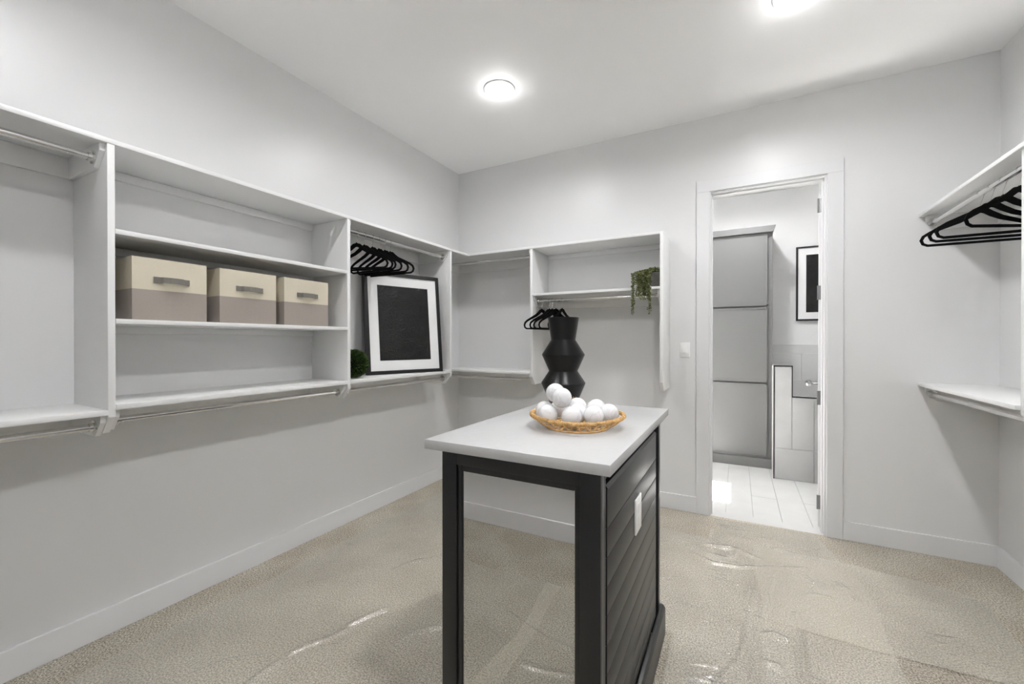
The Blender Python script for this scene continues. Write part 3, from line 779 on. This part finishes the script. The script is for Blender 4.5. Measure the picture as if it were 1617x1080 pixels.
# ------------------------------------------------------------------ plastic film over the carpet
# fold lines of the film, in metres on the floor
CREASE_LEFT = [[(0.93, -2.19), (0.96, -2.1), (1.0, -2.01)], [(1.21, -2.19), (1.24, -2.07), (1.34, -1.97)], [(0.78, -1.74), (0.8, -1.64), (0.85, -1.56)], [(0.87, -2.61), (0.86, -2.56), (0.85, -2.48)], [(0.31, -2.67), (0.31, -2.59)], [(0.39, -2.86), (0.45, -2.8)], [(0.86, -2.43), (0.87, -2.36), (0.91, -2.31)], [(0.92, -2.3), (0.95, -2.2)], [(0.48, -1.85), (0.68, -1.73)], [(0.43, -2.1), (0.52, -1.98), (0.57, -1.86)], [(0.62, -2.69), (0.66, -2.58), (0.8, -2.48)]]
CREASE_RIGHT = [[(2.28, -0.7), (2.4, -0.76), (2.53, -0.75), (2.72, -0.66), (2.89, -0.58)], [(2.43, -0.54), (2.53, -0.52), (2.66, -0.59)], [(2.61, -0.97), (2.58, -1.16)], [(2.71, -0.8), (2.68, -0.97), (2.66, -1.19)], [(2.63, -1.34), (2.68, -1.31), (2.74, -1.33)], [(2.64, -1.52), (2.67, -1.52), (2.7, -1.55)], [(2.78, -1.54), (2.83, -1.54)], [(3.02, -0.68), (3.05, -0.74), (3.08, -0.84)], [(2.89, -0.86), (2.96, -0.86)], [(2.84, -0.65), (2.91, -0.75)], [(2.62, -1.22), (2.6, -1.45), (2.59, -1.68)], [(2.78, -1.1), (2.78, -1.36), (2.76, -1.58)], [(2.53, -0.5), (2.5, -0.64)], [(2.34, -0.54), (2.51, -0.5)], [(3.32, -0.63), (3.41, -0.64)], [(2.49, -1.68), (2.56, -1.5), (2.58, -1.19)]]
CREASE_REAR = [[(1.55, -3.2), (1.8, -3.12), (1.98, -3.12)], [(1.2, -3.25), (1.5, -3.08), (1.62, -3.0)], [(1.75, -2.95), (2.1, -3.0)]]
def film_sheet(name, x0, x1, y0, y1, label, seed, hole=None, edge=.03, base=.003, edgefn=None, dirw=0, folds=(), fold_h=.0125):
    st = .007
    # height added by the folds: a narrow ridge whose crest wanders a little
    extra = {}
    for fi, path in enumerate(folds):
        for (ax, ay), (bx, by) in zip(path, path[1:]):
            L = math.hypot(bx - ax, by - ay); n_ = max(2, int(L / .012))
            for k in range(n_):
                f = k / n_; px_, py_ = ax + (bx - ax) * f, ay + (by - ay) * f
                px_ += .008 * noise.noise(Vector((px_ * 9, py_ * 9, fi))); py_ += .008 * noise.noise(Vector((px_ * 9, py_ * 9, fi + 9)))
                hh = fold_h * (.95 + .4 * noise.noise(Vector((px_ * 11, py_ * 11, fi * 3.1)))); ci, cj = (px_ - x0) / st, (py_ - y0) / st
                for di in range(-7, 8):
                    for dj in range(-7, 8):
                        I, J = int(ci) + di, int(cj) + dj; d2 = ((I - ci) ** 2 + (J - cj) ** 2) * st * st
                        fx, fy = x0 + I * st, y0 + J * st
                        cr = abs(noise.noise(Vector((fx * 34, fy * 34, 5)))) + .5 * abs(noise.noise(Vector((fx * 75, fy * 75, 8))))
                        v_ = hh * max(0, 1.03 - math.sqrt(d2 / .025 ** 2 + .02)) - .0012 * cr
                        if v_ > extra.get((I, J), 0): extra[(I, J)] = v_
    nx = int((x1 - x0) / st); ny = int((y1 - y0) / st)
    co, so = math.cos(dirw), math.sin(dirw)
    verts = []; idx = {}; faces = []
    def inside(x, y):
        e = edge * noise.noise(Vector((x * 2.1 + seed, y * 2.1, 0))) * 2
        if x < x0 + edge + e or x > x1 - edge + e or y < y0 + edge + e or y > y1 - edge + e: return False
        if hole and hole[0] < x < hole[1] and hole[2] < y < hole[3]: return False
        if edgefn and not edgefn(x, y, e): return False
        return True
    def V(i, j):
        if (i, j) not in idx:
            x = x0 + i * st; y = y0 + j * st; u = x * co + y * so; w = -x * so + y * co
            wob = noise.noise(Vector((u * .9 + seed, w * .9, 3))) * .5
            a = abs(noise.noise(Vector((u * 2.2 + seed, (w + wob) * 5.5, seed))))
            b = abs(noise.noise(Vector((u * 5 + seed * 2, w * 9 + wob * 3, seed + 5))))
            c = noise.noise(Vector((x * 1.3, y * 1.3, seed + 9)))
            g = max(0, noise.noise(Vector((x * 1.1 + 4, y * 1.1, seed + 2))) + .12)
            z = base + .010 * (max(0, .10 - a) / .10) ** 1.5 * g + .003 * (max(0, .07 - b) / .07) * g * 1.6 + .002 * (c + .6) + extra.get((i, j), 0)
            idx[(i, j)] = len(verts); verts.append((x, y, z))
        return idx[(i, j)]
    for i in range(nx):
        for j in range(ny):
            if inside(x0 + (i + .5) * st, y0 + (j + .5) * st):
                faces.append((V(i, j), V(i + 1, j), V(i + 1, j + 1), V(i, j + 1)))
    me = bpy.data.meshes.new(name); me.from_pydata(verts, [], faces); me.polygons.foreach_set('use_smooth', [True] * len(faces))
    me.materials.append(M['film']); o = bpy.data.objects.new(name, me); COL.objects.link(o)
    return tag(o, label, 'plastic sheet')
hole = (1.69, 2.27, -2.52, -1.51)
film_sheet('protective_film', .20, 1.74, -3.55, -.22, 'clear crinkled plastic film over the carpet left of the island', 3.1, hole=hole, edgefn=None, dirw=1.2, folds=CREASE_LEFT + CREASE_REAR, fold_h=.0145)
film_sheet('protective_film', 1.60, 3.16, -3.55, -.015, 'clear crinkled plastic film over the carpet leading from the doorway past the island', 8.7, hole=hole, dirw=1.7, folds=CREASE_RIGHT + CREASE_REAR,
           edgefn=lambda x, y, e: (x + .25 * y < 2.98 + e) and (y < -.25 + e or x > 2.36 + (-y) * .3) and (x > 2.36 or y < -.42 + e or x > 2.36))
film_sheet('protective_film', 2.6, 3.66, -1.25, -.36, 'clear plastic film offcut lying on the carpet near the right wall', 15.2, base=.0065, dirw=.4,
           edgefn=lambda x, y, e: y < -.36 - (x - 3.0) * .28 + e)
